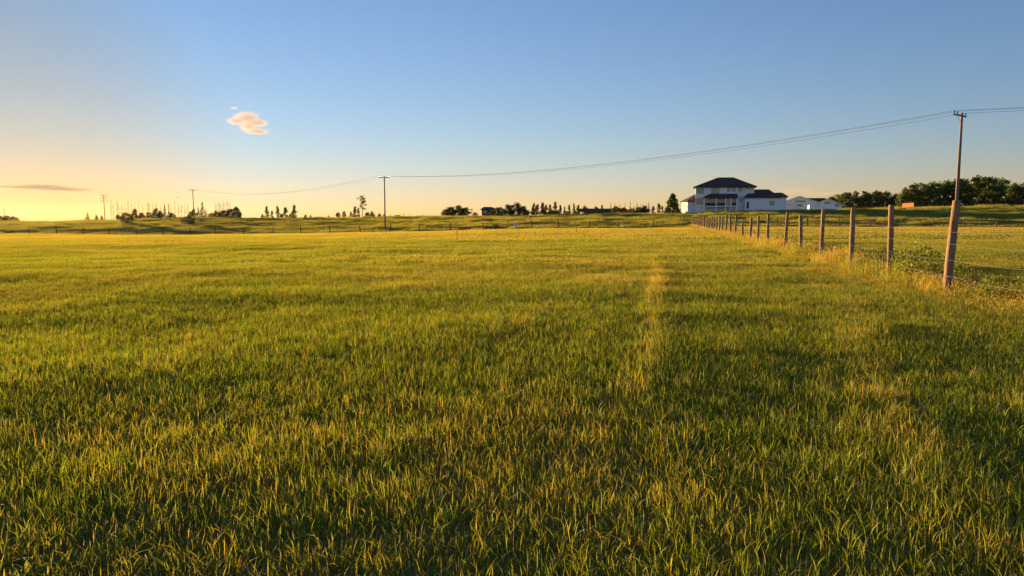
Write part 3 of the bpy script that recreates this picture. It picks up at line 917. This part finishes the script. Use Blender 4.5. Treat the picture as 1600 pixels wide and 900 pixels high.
PP = [(X_at(1700, 63) + 62, -14), (X_at(1492, 64), 64.0), (X_at(602, 148), 148.0), (X_at(304, 236), 236.0)]
dirv = Vector((PP[2][0] - PP[1][0], PP[2][1] - PP[1][1])).normalized()
ang = math.atan2(dirv.y, dirv.x) - math.pi / 2
labs = ['wooden utility pole behind the wires, outside the near field edge', 'tall wooden utility pole rising behind the thick fence post', 'T-shaped wooden utility pole standing behind the cross fence', 'single-armed wooden utility pole on the skyline among spruces']
hts = []
for i, (x, y) in enumerate(PP):
    top = {0: None, 1: 180.0, 2: 276.5, 3: 296.5}[i]
    h = 10.6 if top is None else Z_at(top, y) - gz(x, y)
    hts.append(utility_pole(x, y, h, labs[i], [(.22, 2.7)], ang, 'utility poles of the overhead line', r=.16))
for k in range(3):
    pts = []
    for i in range(len(PP) - 1):
        a, b = hts[i][k], hts[i + 1][k]
        sag = (1.5, 1.9, 2.6)[i]
        for j in range(24):
            t = j / 24
            q = a.lerp(b, t); q.z -= sag * 4 * t * (1 - t); pts.append(tuple(q))
    pts.append(tuple(hts[-1][k]))
    o = MB().tube(pts, [.011] * len(pts), 4).build('overhead_wire', M['conductor'])
    tag(o, 'thin overhead wire sagging from pole to pole', 'wire', 'overhead wires')
x, y = X_at(165, 290), 290.
utility_pole(x, y, Z_at(305, y) - gz(x, y), 'triple-armed utility pole on the skyline beside the bare saplings', [(.1, 3.6), (1.35, 3.6), (2.6, 3.6)], R(-12), r=.17)
x, y = X_at(8.5, 560), 560.
utility_pole(x, y, Z_at(325, y) - gz(x, y), 'most distant triple-armed utility pole above far-off shrubs', [(.1, 4.2), (1.8, 4.2), (3.4, 4.2)], R(-12), r=.2)

# curved street lamp on the skyline
y = 250.; x = X_at(275, y); z = gz(x, y); h = Z_at(309, y) - z
t = thing('street_lamp', 'slender street lamp with a curved arm among the bare saplings', 'street lamp', (x, y, z))
MB().tube([(0, 0, -.5), (0, 0, h * .5), (0, 0, h - .8), (.25, 0, h - .3), (.7, 0, h - .05), (1.3, 0, h + .1)], [.08, .07, .055, .05, .045, .04], 8).build('pole', M['steel'], t, True)
MB().box(1.2, 1.75, -.12, .12, h + .03, h + .16).build('lamp_head', M['steel'], t)


# ------------------------------------------------------------------ houses
def window(parent, u0, u1, w0, w1, v, panes=1, name='window', fw=.10, frame=None, rot=None):
    """window set into a wall facing -v: proud frame with mullions, recessed pane as its sub-part"""
    mb = MB()
    mb.box(u0 - fw, u0, v - .07, v + .03, w0 - fw, w1 + fw); mb.box(u1, u1 + fw, v - .07, v + .03, w0 - fw, w1 + fw)
    mb.box(u0, u1, v - .066, v + .03, w1, w1 + fw); mb.box(u0, u1, v - .075, v + .03, w0 - fw, w0)
    for k in range(1, panes):
        c = u0 + (u1 - u0) * k / panes
        mb.box(c - fw * .45, c + fw * .45, v - .06, v + .03, w0, w1)
    o = mb.build(name, frame or M['frame'], parent)
    for k in range(panes):
        a = u0 + (u1 - u0) * k / panes; b = u0 + (u1 - u0) * (k + 1) / panes
        MB().box(a + fw * .5, b - fw * .5, v - .022, v + .01, w0 + .01, w1 - .01).build('pane', M['glass'], o)
    return o


def hip(mb, u0, u1, v0, v1, e, r, a, b, th=.28):
    """hip roof with fascia: eaves at e, ridge at r running from a to b"""
    m = (v0 + v1) / 2
    p = [(u0, v0, e - th), (u1, v0, e - th), (u1, v1, e - th), (u0, v1, e - th), (u0, v0, e), (u1, v0, e), (u1, v1, e), (u0, v1, e), (a, m, r), (b, m, r)]
    mb.poly(p, [(0, 3, 2, 1), (0, 1, 5, 4), (1, 2, 6, 5), (2, 3, 7, 6), (3, 0, 4, 7), (4, 5, 9, 8), (6, 7, 8, 9), (5, 6, 9), (7, 4, 8)])
    return mb


HY = 236.; hs = HY / F
hx = X_at(1085, HY); hz = Z_at(330.5, HY)
U = lambda px: (px - 1085) * hs
W = lambda py: (330.5 - py) * hs
house = thing('white_house', 'white two-storey house with dark hip roofs and a covered deck', 'house', (hx, HY, hz), R(-14))
main = MB().box(0, U(1147), 0, 11, -2.5, W(293.3)).box(U(1147) + .002, U(1172), .9, 11.01, -2.5, W(293.4)).build('wall', M['whitewall'], house)
rf = hip(MB(), -.65, U(1175.5), -.65, 11.65, W(292.6), W(277.3), U(1119), U(1142)).build('roof', M['roof'], house)
for u0, u1, w0, w1, n in ((1088.3, 1096.8, 302.5, 295.3, 3), (1109.5, 1120, 302.5, 294.8, 3), (1132.6, 1136, 300.5, 294.8, 1), (1140, 1143.6, 300.5, 294.4, 1)):
    window(main, U(u0), U(u1), W(w0), W(w1), 0, n)
window(main, U(1150), U(1152.6), W(299.5), W(294.8), .9, 1)
window(main, U(1152.2), U(1155.6), W(315.6), W(310.4), .9, 1, frame=M['rail'])
window(main, U(1087.3), U(1096.6), W(319), W(310.3), 0, 2)
for a, b, lo, n in ((1100, 1104.5, 321.5, 1), (1107, 1114, 321.5, 2), (1117.3, 1127, 322, 3), (1131, 1135.5, 322, 1), (1139, 1145, 321, 2)):
    window(main, U(a), U(b), W(lo), W(311.5), 0, n, name='porch_window')
MB().box(U(1161.5), U(1163.2), .87, .9, W(295.6), W(293.9)).build('vent', M['rail'], main)
# covered deck on posts
e, tp = W(309.4), W(303.4)
pr = MB()
a0, a1, a2 = U(1096.5), U(1106), U(1147.5)
p = [(a0, -3.1, e - .22), (a2, -3.1, e - .22), (a2, -.01, e - .22), (a0, -.01, e - .22), (a0, -3.1, e), (a2, -3.1, e), (a2, -.01, tp), (a1, -.01, tp), (a0, -.01, e)]
pr.poly(p, [(0, 3, 2, 1), (0, 1, 5, 4), (1, 2, 6, 5), (4, 5, 6, 7), (4, 7, 8), (3, 0, 4, 8), (2, 3, 8, 7, 6)])
pr.build('porch_roof', M['roof'], house)
deck = MB().box(U(1098), U(1146.5), -2.85, -.005, W(323.8), W(322.2)).build('deck', M['trim'], house)
for px in (1098.6, 1116, 1129.6, 1137.6, 1146):
    MB().box(U(px) - .17, U(px) + .17, -2.95, -2.6, -2.5, e - .2).build('column', M['trim'], house)
for a, b in ((1098.6, 1116), (1116, 1129.6), (1137.6, 1146)):
    mb = MB().box(U(a) + .18, U(b) - .18, -2.8, -2.74, W(318.3), W(317.8)).box(U(a) + .18, U(b) - .18, -2.8, -2.74, W(321.9), W(321.5))
    c = U(a) + .26
    while c < U(b) - .22:
        mb.box(c, c + .05, -2.79, -2.75, W(321.5), W(318.3)); c += .13
    mb.build('railing', M['rail'], house)
for px, pw_ in ((1102, 1.2), (1109, 1.6), (1121, 1.8), (1141, 1.1)):
    mb = MB(); u = U(px); z0 = W(322.2)
    mb.box(u, u + pw_, -1.9, -1.1, z0 + .25, z0 + .42).box(u, u + pw_, -1.2, -1.08, z0 + .42, z0 + .9)
    for sx in (u + .03, u + pw_ - .09):
        for sy in (-1.88, -1.18):
            mb.box(sx, sx + .06, sy, sy + .06, z0, z0 + .25)
    ch = mb.build('deck_bench', M['rail']); ch.matrix_world = Matrix.Translation((hx, HY, hz)) @ Matrix.Rotation(R(-14), 4, 'Z')
    tag(ch, 'dark low bench on the covered deck of the white house', 'bench', 'benches on the deck')
# garage wing
g = MB().box(U(1158), U(1217.5), -1.2, 8.5, -2.5, W(309.6)).build('garage_wall', M['whitewall'], house)
hip(MB(), U(1157.6), U(1209), -1.7, 8.9, W(309.2), W(296.8), U(1167), U(1194)).build('garage_roof', M['roof'], house)
hip(MB(), U(1195), U(1219.8), -1.65, 8.8, W(308.4), W(301.9), U(1203), U(1213.5)).build('garage_roof', M['roof'], house)
d = MB().box(U(1160.8), U(1164.2), -1.24, -1.2, W(326), W(316.3)).build('door', M['door'], g)
MB().tube([(U(1163.6), -1.25, W(321.4)), (U(1163.6), -1.31, W(321.4))], [.03, .03], 6).build('handle', M['steel'], d)
window(g, U(1194.6), U(1200), W(321), W(315.4), -1.2, 2)
# left wing with a canted wall
fp = [(-.003, 1.2), (-2.4, 1.2), (-4.3, 5.0), (-4.3, 9.5), (-.003, 9.5)]
we = W(314.6)
mb = MB(); nfp = len(fp)
mb.poly([(a, b, -2.5) for a, b in fp] + [(a, b, we) for a, b in fp], [tuple(range(nfp))[::-1], tuple(range(nfp, 2 * nfp))] + [(k, (k + 1) % nfp, nfp + (k + 1) % nfp, nfp + k) for k in range(nfp)])
lw = mb.build('wing_wall', M['whitewall'], house)
ep = [(-.003, .6), (-2.7, .6), (-4.9, 4.8), (-4.9, 10.1), (-.003, 10.1)]
mb = MB()
mb.poly([(a, b, we - .2) for a, b in ep] + [(a, b, we + .02) for a, b in ep] + [(-.003, 4.2, W(303)), (-.003, 7.5, W(303))],
        [(4, 3, 2, 1, 0), (0, 1, 6, 5), (1, 2, 7, 6), (2, 3, 8, 7), (3, 4, 9, 8), (5, 6, 10), (6, 7, 10), (7, 8, 11, 10), (8, 9, 11), (0, 5, 10, 11, 9, 4)])
mb.build('wing_roof', M['roof'], house)
ca = math.atan2(1.2 - 5.0, -2.4 + 4.3)
wn_ = window(lw, -.35, .35, W(325), W(319.5), 0, 1, frame=M['rail'])
wn_.location = (-3.4, 3.2, 0); wn_.rotation_euler = (0, 0, ca)

# white bungalow with gables
BY = 290.; bs = BY / F
bx0 = X_at(1225, BY); bz = Z_at(325.5, BY)
U2 = lambda px: (px - 1225) * bs
W2 = lambda py: (325.5 - py) * bs
bung = thing('white_bungalow', 'low white bungalow with wide gables and grey roof beside the dark wood', 'house', (bx0, BY, bz), R(-14))


def gable(parent, ul, wl, up, wp, ur, wr, v0, v1, base=-3.0):
    mb = MB()
    q = [(ul, base), (ur, base), (ur, wr), (up, wp), (ul, wl)]
    n = 5
    mb.poly([(a, v0, b) for a, b in q] + [(a, v1, b) for a, b in q], [tuple(range(n))[::-1], tuple(range(n, 2 * n))] + [(k, (k + 1) % n, n + (k + 1) % n, n + k) for k in range(n)])
    wall = mb.build('gable_wall', M['whitewall'], parent)
    for (a, za), (b, zb) in (((ul, wl), (up, wp)), ((up, wp), (ur, wr))):
        s = (zb - za) / (b - a)
        ax, bxx = (a - .5, b) if a == ul else (a, b + .5)
        z0, z1 = za + (ax - a) * s + .03, zb + (bxx - b) * s + .03
        th = .24
        MB().poly([(ax, v0 - .45, z0), (bxx, v0 - .45, z1), (bxx, v1 + .3, z1), (ax, v1 + .3, z0), (ax, v0 - .45, z0 + th), (bxx, v0 - .45, z1 + th), (bxx, v1 + .3, z1 + th), (ax, v1 + .3, z0 + th)],
                  [(0, 3, 2, 1), (4, 5, 6, 7), (0, 1, 5, 4), (1, 2, 6, 5), (2, 3, 7, 6), (3, 0, 4, 7)]).build('roof_slope', M['roofgrey'], parent)
        MB().poly([(ax, v0 - .51, z0 - .02), (bxx, v0 - .51, z1 - .02), (bxx, v0 - .455, z1 - .02), (ax, v0 - .455, z0 - .02), (ax, v0 - .51, z0 + th), (bxx, v0 - .51, z1 + th), (bxx, v0 - .455, z1 + th), (ax, v0 - .455, z0 + th)],
                  [(0, 3, 2, 1), (4, 5, 6, 7), (0, 1, 5, 4), (1, 2, 6, 5), (2, 3, 7, 6), (3, 0, 4, 7)]).build('bargeboard', M['trim'], parent)
    return wall


gw = gable(bung, U2(1225), W2(316.3), U2(1246), W2(307.8), U2(1273), W2(317.2), 0, 10)
gw2 = gable(bung, U2(1273.5), W2(317.4), U2(1287), W2(311.8), U2(1307), W2(321.5), -.6, 9)
gw3 = gable(bung, U2(1219), W2(322.6), U2(1228), W2(319.4), U2(1238), W2(322.8), -2.6, -.05)
MB().poly([(U2(1250), 1.2, W2(317.5)), (U2(1286), 1.2, W2(317.5)), (U2(1286), 5, W2(309.6)), (U2(1250), 5, W2(309.6)), (U2(1250), 8.8, W2(317.5)), (U2(1286), 8.8, W2(317.5))],
          [(0, 1, 2, 3), (3, 2, 5, 4), (0, 4, 5, 1), (0, 3, 4), (1, 5, 2)]).build('ridge_roof', M['roof'], bung)
window(gw, U2(1240), U2(1254), W2(316), W2(314.2), 0, 3)
window(gw, U2(1243), U2(1250), W2(323), W2(319.5), 0, 2)
window(gw2, U2(1282), U2(1290), W2(318.8), W2(316.2), -.6, 2)
window(gw2, U2(1297), U2(1301.5), W2(323), W2(319.8), -.6, 1)

# white cargo trailer parked in front of the bungalow
TY = 270.; tx = X_at(1263, TY); tz = gz(tx + 3, TY); th_ = Z_at(320.2, TY) - tz; tl = 25 / F * TY
tr = thing('cargo_trailer', 'white box trailer parked in front of the white bungalow', 'trailer', (tx, TY, tz), R(-6))
MB().poly([(0, 0, .55), (tl, 0, .55), (tl, 2.2, .55), (0, 2.2, .55), (.0, 0, th_ - .25), (tl, 0, th_ - .25), (tl, 2.2, th_ - .25), (0, 2.2, th_ - .25), (.25, .2, th_), (tl - .25, .2, th_), (tl - .25, 2.0, th_), (.25, 2.0, th_)],
          [(0, 3, 2, 1), (0, 1, 5, 4), (1, 2, 6, 5), (2, 3, 7, 6), (3, 0, 4, 7), (4, 5, 9, 8), (5, 6, 10, 9), (6, 7, 11, 10), (7, 4, 8, 11), (8, 9, 10, 11)]).build('body', M['plastic'], tr)
for cx in (tl * .5 - .5, tl * .5 + .5):
    for cy in (-.02, 2.02):
        w_ = MB().tube([(cx, cy, .38), (cx, cy + .2, .38)], [.38, .38], 14).build('wheel', M['tyre'], tr)
MB().tube([(0, 1.1, .5), (-1.3, 1.1, .5)], [.06, .05], 6).build('tow_bar', M['steel'], tr)

# hip-roofed cabin in the thicket, flat shelter, long low barn
CY = 258.; cs = CY / F
cx0 = X_at(752, CY); cz = gz(cx0 + 3, CY)
cb = thing('cabin', 'small dark cabin with a brown hip roof half hidden in bushes', 'cabin', (cx0, CY, cz), R(3))
ct = Z_at(323.3, CY) - cz
MB().box(.2, 5.4, 0, 5, -1, ct - 1.0).build('wall', M['brown'], cb)
hip(MB(), -.3, 6.0, -.5, 5.5, ct - .95, ct, .9, 3.9, .2).build('roof', M['roof'], cb)
cwall = cb.children[0]
window(cwall, 1.0, 1.9, ct - 2.2, ct - 1.4, 0, 1, frame=M['trim']); window(cwall, 3.4, 4.3, ct - 2.2, ct - 1.4, 0, 1, frame=M['trim'])
sx0 = X_at(727.5, CY); sz = gz(sx0, CY); stp = Z_at(326.8, CY) - sz
sh = thing('flat_roofed_shelter', 'open flat-roofed shelter at the end of the rounded thicket', 'shelter', (sx0, CY, sz), 0)
MB().box(0, 2.5, 0, 2.6, stp - .22, stp).build('roof', M['roof'], sh)
for a in (.15, 2.2):
    for b in (.15, 2.3):
        MB().box(a, a + .16, b, b + .16, -.5, stp - .22).build('post', M['trim'], sh)
LY = 262.; lx = X_at(904, LY); lz = gz(lx + 5, LY); lt = Z_at(325.8, LY) - lz; ll = 58 / F * LY
br = thing('long_barn', 'long low dark-roofed barn with pale posts at one open end', 'barn', (lx, LY, lz), R(-3))
MB().box(1.8, ll - .3, .4, 6, -1, lt - 1.05).build('wall', M['brown'], br)
MB().poly([(-.2, -.2, lt - 1.05), (ll, -.2, lt - 1.05), (ll, 6.6, lt - 1.05), (-.2, 6.6, lt - 1.05), (-.2, 3.2, lt), (ll, 3.2, lt), (-.2, -.2, lt - 1.25), (ll, -.2, lt - 1.25), (ll, 6.6, lt - 1.25), (-.2, 6.6, lt - 1.25)],
          [(0, 1, 5, 4), (2, 3, 4, 5), (6, 7, 1, 0), (7, 8, 2, 1), (8, 9, 3, 2), (9, 6, 0, 3), (9, 8, 7, 6), (0, 4, 3), (1, 2, 5)]).build('roof', M['roof'], br)
for a, b in ((.05, .1), (1.5, .1), (.05, 6.2), (1.5, 6.2)):
    MB().box(a, a + .2, b, b + .2, -.6, lt - 1.25).build('post', M['trim'], br)

# ------------------------------------------------------------------ small things
OY = 219.; ox = X_at(1417, OY); oz = gz(ox, OY); oc = Z_at(320.8, OY) - oz
ob = thing('orange_board', 'bright orange board on two short posts on the crest of the bank', 'board', (ox, OY, oz), R(-70))
hw = 10.0 / F * OY; hh = 3.1 / F * OY
MB().box(-hw, hw, -.03, .03, oc - hh, oc + hh).build('panel', M['orange'], ob).rotation_euler = (0, R(-3), 0)
for a in (-hw * .7, hw * .7):
    MB().box(a - .06, a + .06, .04, .16, -.5, oc + hh * .6).build('post', M['greywood'], ob)

WY = 139.7; wx = X_at(804.5, WY); wz = gz(wx, WY)
r = np.random.default_rng(5); nu, nvv = 9, 9; V = []; FF = []
for j in range(nvv):
    for i in range(nu):
        u, v = i / (nu - 1), j / (nvv - 1)
        wdt = 1.0 - .62 * v
        xx = (u - .5) * wdt * 1.0 + .22 * v
        V.append((xx, .10 * math.sin(7 * u + 3 * v) + r.normal(0, .03) - .12, 1.32 - 1.05 * v - .10 * math.sin(u * 3.1) * (1 - v) + r.normal(0, .02)))
for j in range(nvv - 1):
    for i in range(nu - 1):
        q = j * nu + i; FF.append((q, q + 1, q + nu + 1, q + nu))
ws = link('plastic_sheet', new_mesh('plastic_sheet', V, FF, M['plastic'], True), None, (wx, WY, wz))
ws.modifiers.new('thick', 'SOLIDIFY').thickness = .012
tag(ws, 'crumpled white sheet caught on the wires of the cross fence', 'sheet')

for px, pyb, h, tilt, lab in ((714, 376, .80, 0, 'thin upright marker stake alone in the open field'), (834.5, 369, .42, 22, 'short leaning stake in the open field'), (900.5, 364, .95, 1, 'pale marker stake with a weed tuft at its foot')):
    Y = ground_Y(px, pyb, 25, 139)
    x = X_at(px, Y)
    o = MB().box(-.02, .02, -.02, .02, -.2, h).poly([(-.02, -.02, h), (.02, -.02, h), (.02, .02, h), (-.02, .02, h), (0, 0, h + .04)], [(0, 1, 4), (1, 2, 4), (2, 3, 4), (3, 0, 4)]).build('marker_stake', M['greywood'], None, loc=(x, Y, gz(x, Y)), rot=(0, R(tilt), .4))
    tag(o, lab, 'stake')


# ------------------------------------------------------------------ clouds (volumes, far outside)
def cloud(name, label, px, py, Y, wpx, hpx, lobes, dens, seed, nscale, thresh, depth=.6, colour=(1.0, 0.90, 0.78)):
    m, nt, N, L = material(name + '_vapour')
    out = N.new('ShaderNodeOutputMaterial'); vol = N.new('ShaderNodeVolumePrincipled')
    vol.inputs['Color'].default_value = colour + (1,); vol.inputs['Anisotropy'].default_value = 0.1
    tc = N.new('ShaderNodeTexCoord')
    nz = N.new('ShaderNodeTexNoise'); nz.inputs['Scale'].default_value = nscale; nz.inputs['Detail'].default_value = 6; nz.inputs['Roughness'].default_value = .68
    mp = N.new('ShaderNodeMapping'); mp.inputs['Location'].default_value = (seed, seed * .7, 0)
    L.new(tc.outputs['Object'], mp.inputs['Vector']); L.new(mp.outputs[0], nz.inputs['Vector'])
    # falloff towards the rim of each lobe: smallest of the lobes' distances
    cur = None
    for (cx, cy, cz, rx, ry, rz) in lobes:
        a = N.new('ShaderNodeVectorMath'); a.operation = 'SUBTRACT'; a.inputs[1].default_value = (cx, cy, cz); L.new(tc.outputs['Object'], a.inputs[0])
        b = N.new('ShaderNodeVectorMath'); b.operation = 'DIVIDE'; b.inputs[1].default_value = (rx, ry, rz); L.new(a.outputs[0], b.inputs[0])
        c = N.new('ShaderNodeVectorMath'); c.operation = 'LENGTH'; L.new(b.outputs[0], c.inputs[0])
        if cur is None:
            cur = c.outputs['Value']
        else:
            mn = N.new('ShaderNodeMath'); mn.operation = 'MINIMUM'; L.new(cur, mn.inputs[0]); L.new(c.outputs['Value'], mn.inputs[1]); cur = mn.outputs[0]
    s1 = N.new('ShaderNodeMath'); s1.operation = 'MULTIPLY_ADD'; s1.inputs[1].default_value = -0.62; s1.inputs[2].default_value = 1.0 - thresh
    L.new(cur, s1.inputs[0])
    s2 = N.new('ShaderNodeMath'); s2.operation = 'ADD'; L.new(s1.outputs[0], s2.inputs[0]); L.new(nz.outputs['Fac'], s2.inputs[1])
    s3 = N.new('ShaderNodeMapRange'); s3.inputs[1].default_value = 0.5; s3.inputs[2].default_value = 0.86; s3.inputs[3].default_value = 0; s3.inputs[4].default_value = dens
    L.new(s2.outputs[0], s3.inputs[0]); L.new(s3.outputs[0], vol.inputs['Density'])
    L.new(vol.outputs[0], out.inputs['Volume'])
    W_ = wpx / F * Y / 2; H_ = hpx / F * Y / 2
    bm = bmesh.new(); bmesh.ops.create_icosphere(bm, subdivisions=3, radius=1.12)
    me = bpy.data.meshes.new(name); bm.to_mesh(me); bm.free(); me.materials.append(m)
    o = link(name, me, None, (X_at(px, Y), Y, Z_at(py, Y)), None, (W_, W_ * depth, H_))
    tag(o, label, 'cloud')
    return o


cloud('cloud', 'small bright peach cloud alone in the open sky', 394, 194, 2600., 84, 52,
      [(-.05, 0, .25, .62, .7, .45), (.25, 0, -.05, .6, .7, .3), (-.45, 0, .05, .42, .6, .28), (.3, 0, -.55, .6, .6, .22), (-.5, 0, .82, .16, .3, .1), (0, 0, -.25, .4, .6, .4)], .045, 3.1, 5.6, .48)
cloud('low_cloud', 'thin dusky mauve cloud streak low over the horizon', 74, 294, 6000., 142, 14,
      [(-.05, 0, .15, .55, .8, .75), (-.6, 0, .2, .5, .8, .3), (.55, 0, -.35, .5, .8, .3)], .0050, 8.3, 2.0, .30, colour=(.46, .40, .46))

cloud('low_cloud', 'faint pinkish cloud bank low above the white bungalow', 1262, 300, 6000., 150, 17,
      [(-.25, 0, .1, .4, .8, .8), (.3, 0, -.3, .7, .8, .4), (-.6, 0, -.4, .5, .8, .3)], .0006, 5.3, 2.0, .32, colour=(.75, .66, .66))

# ------------------------------------------------------------------ evening haze in the air over the land
hm, nt, N, L = material('evening_haze')
out = N.new('ShaderNodeOutputMaterial'); hv = N.new('ShaderNodeVolumePrincipled')
hv.inputs['Color'].default_value = (0.98, 0.97, 0.95, 1); hv.inputs['Density'].default_value = 0.000013; hv.inputs['Anisotropy'].default_value = 0.68
L.new(hv.outputs[0], out.inputs['Volume'])
zlo = float(GZ.min()) - 1.0
hz_ = MB().box(-2400, 2400, -90, 2400, zlo, 32.0).build('haze', hm)
tag(hz_, 'thin warm evening haze over the whole field', kind='stuff')
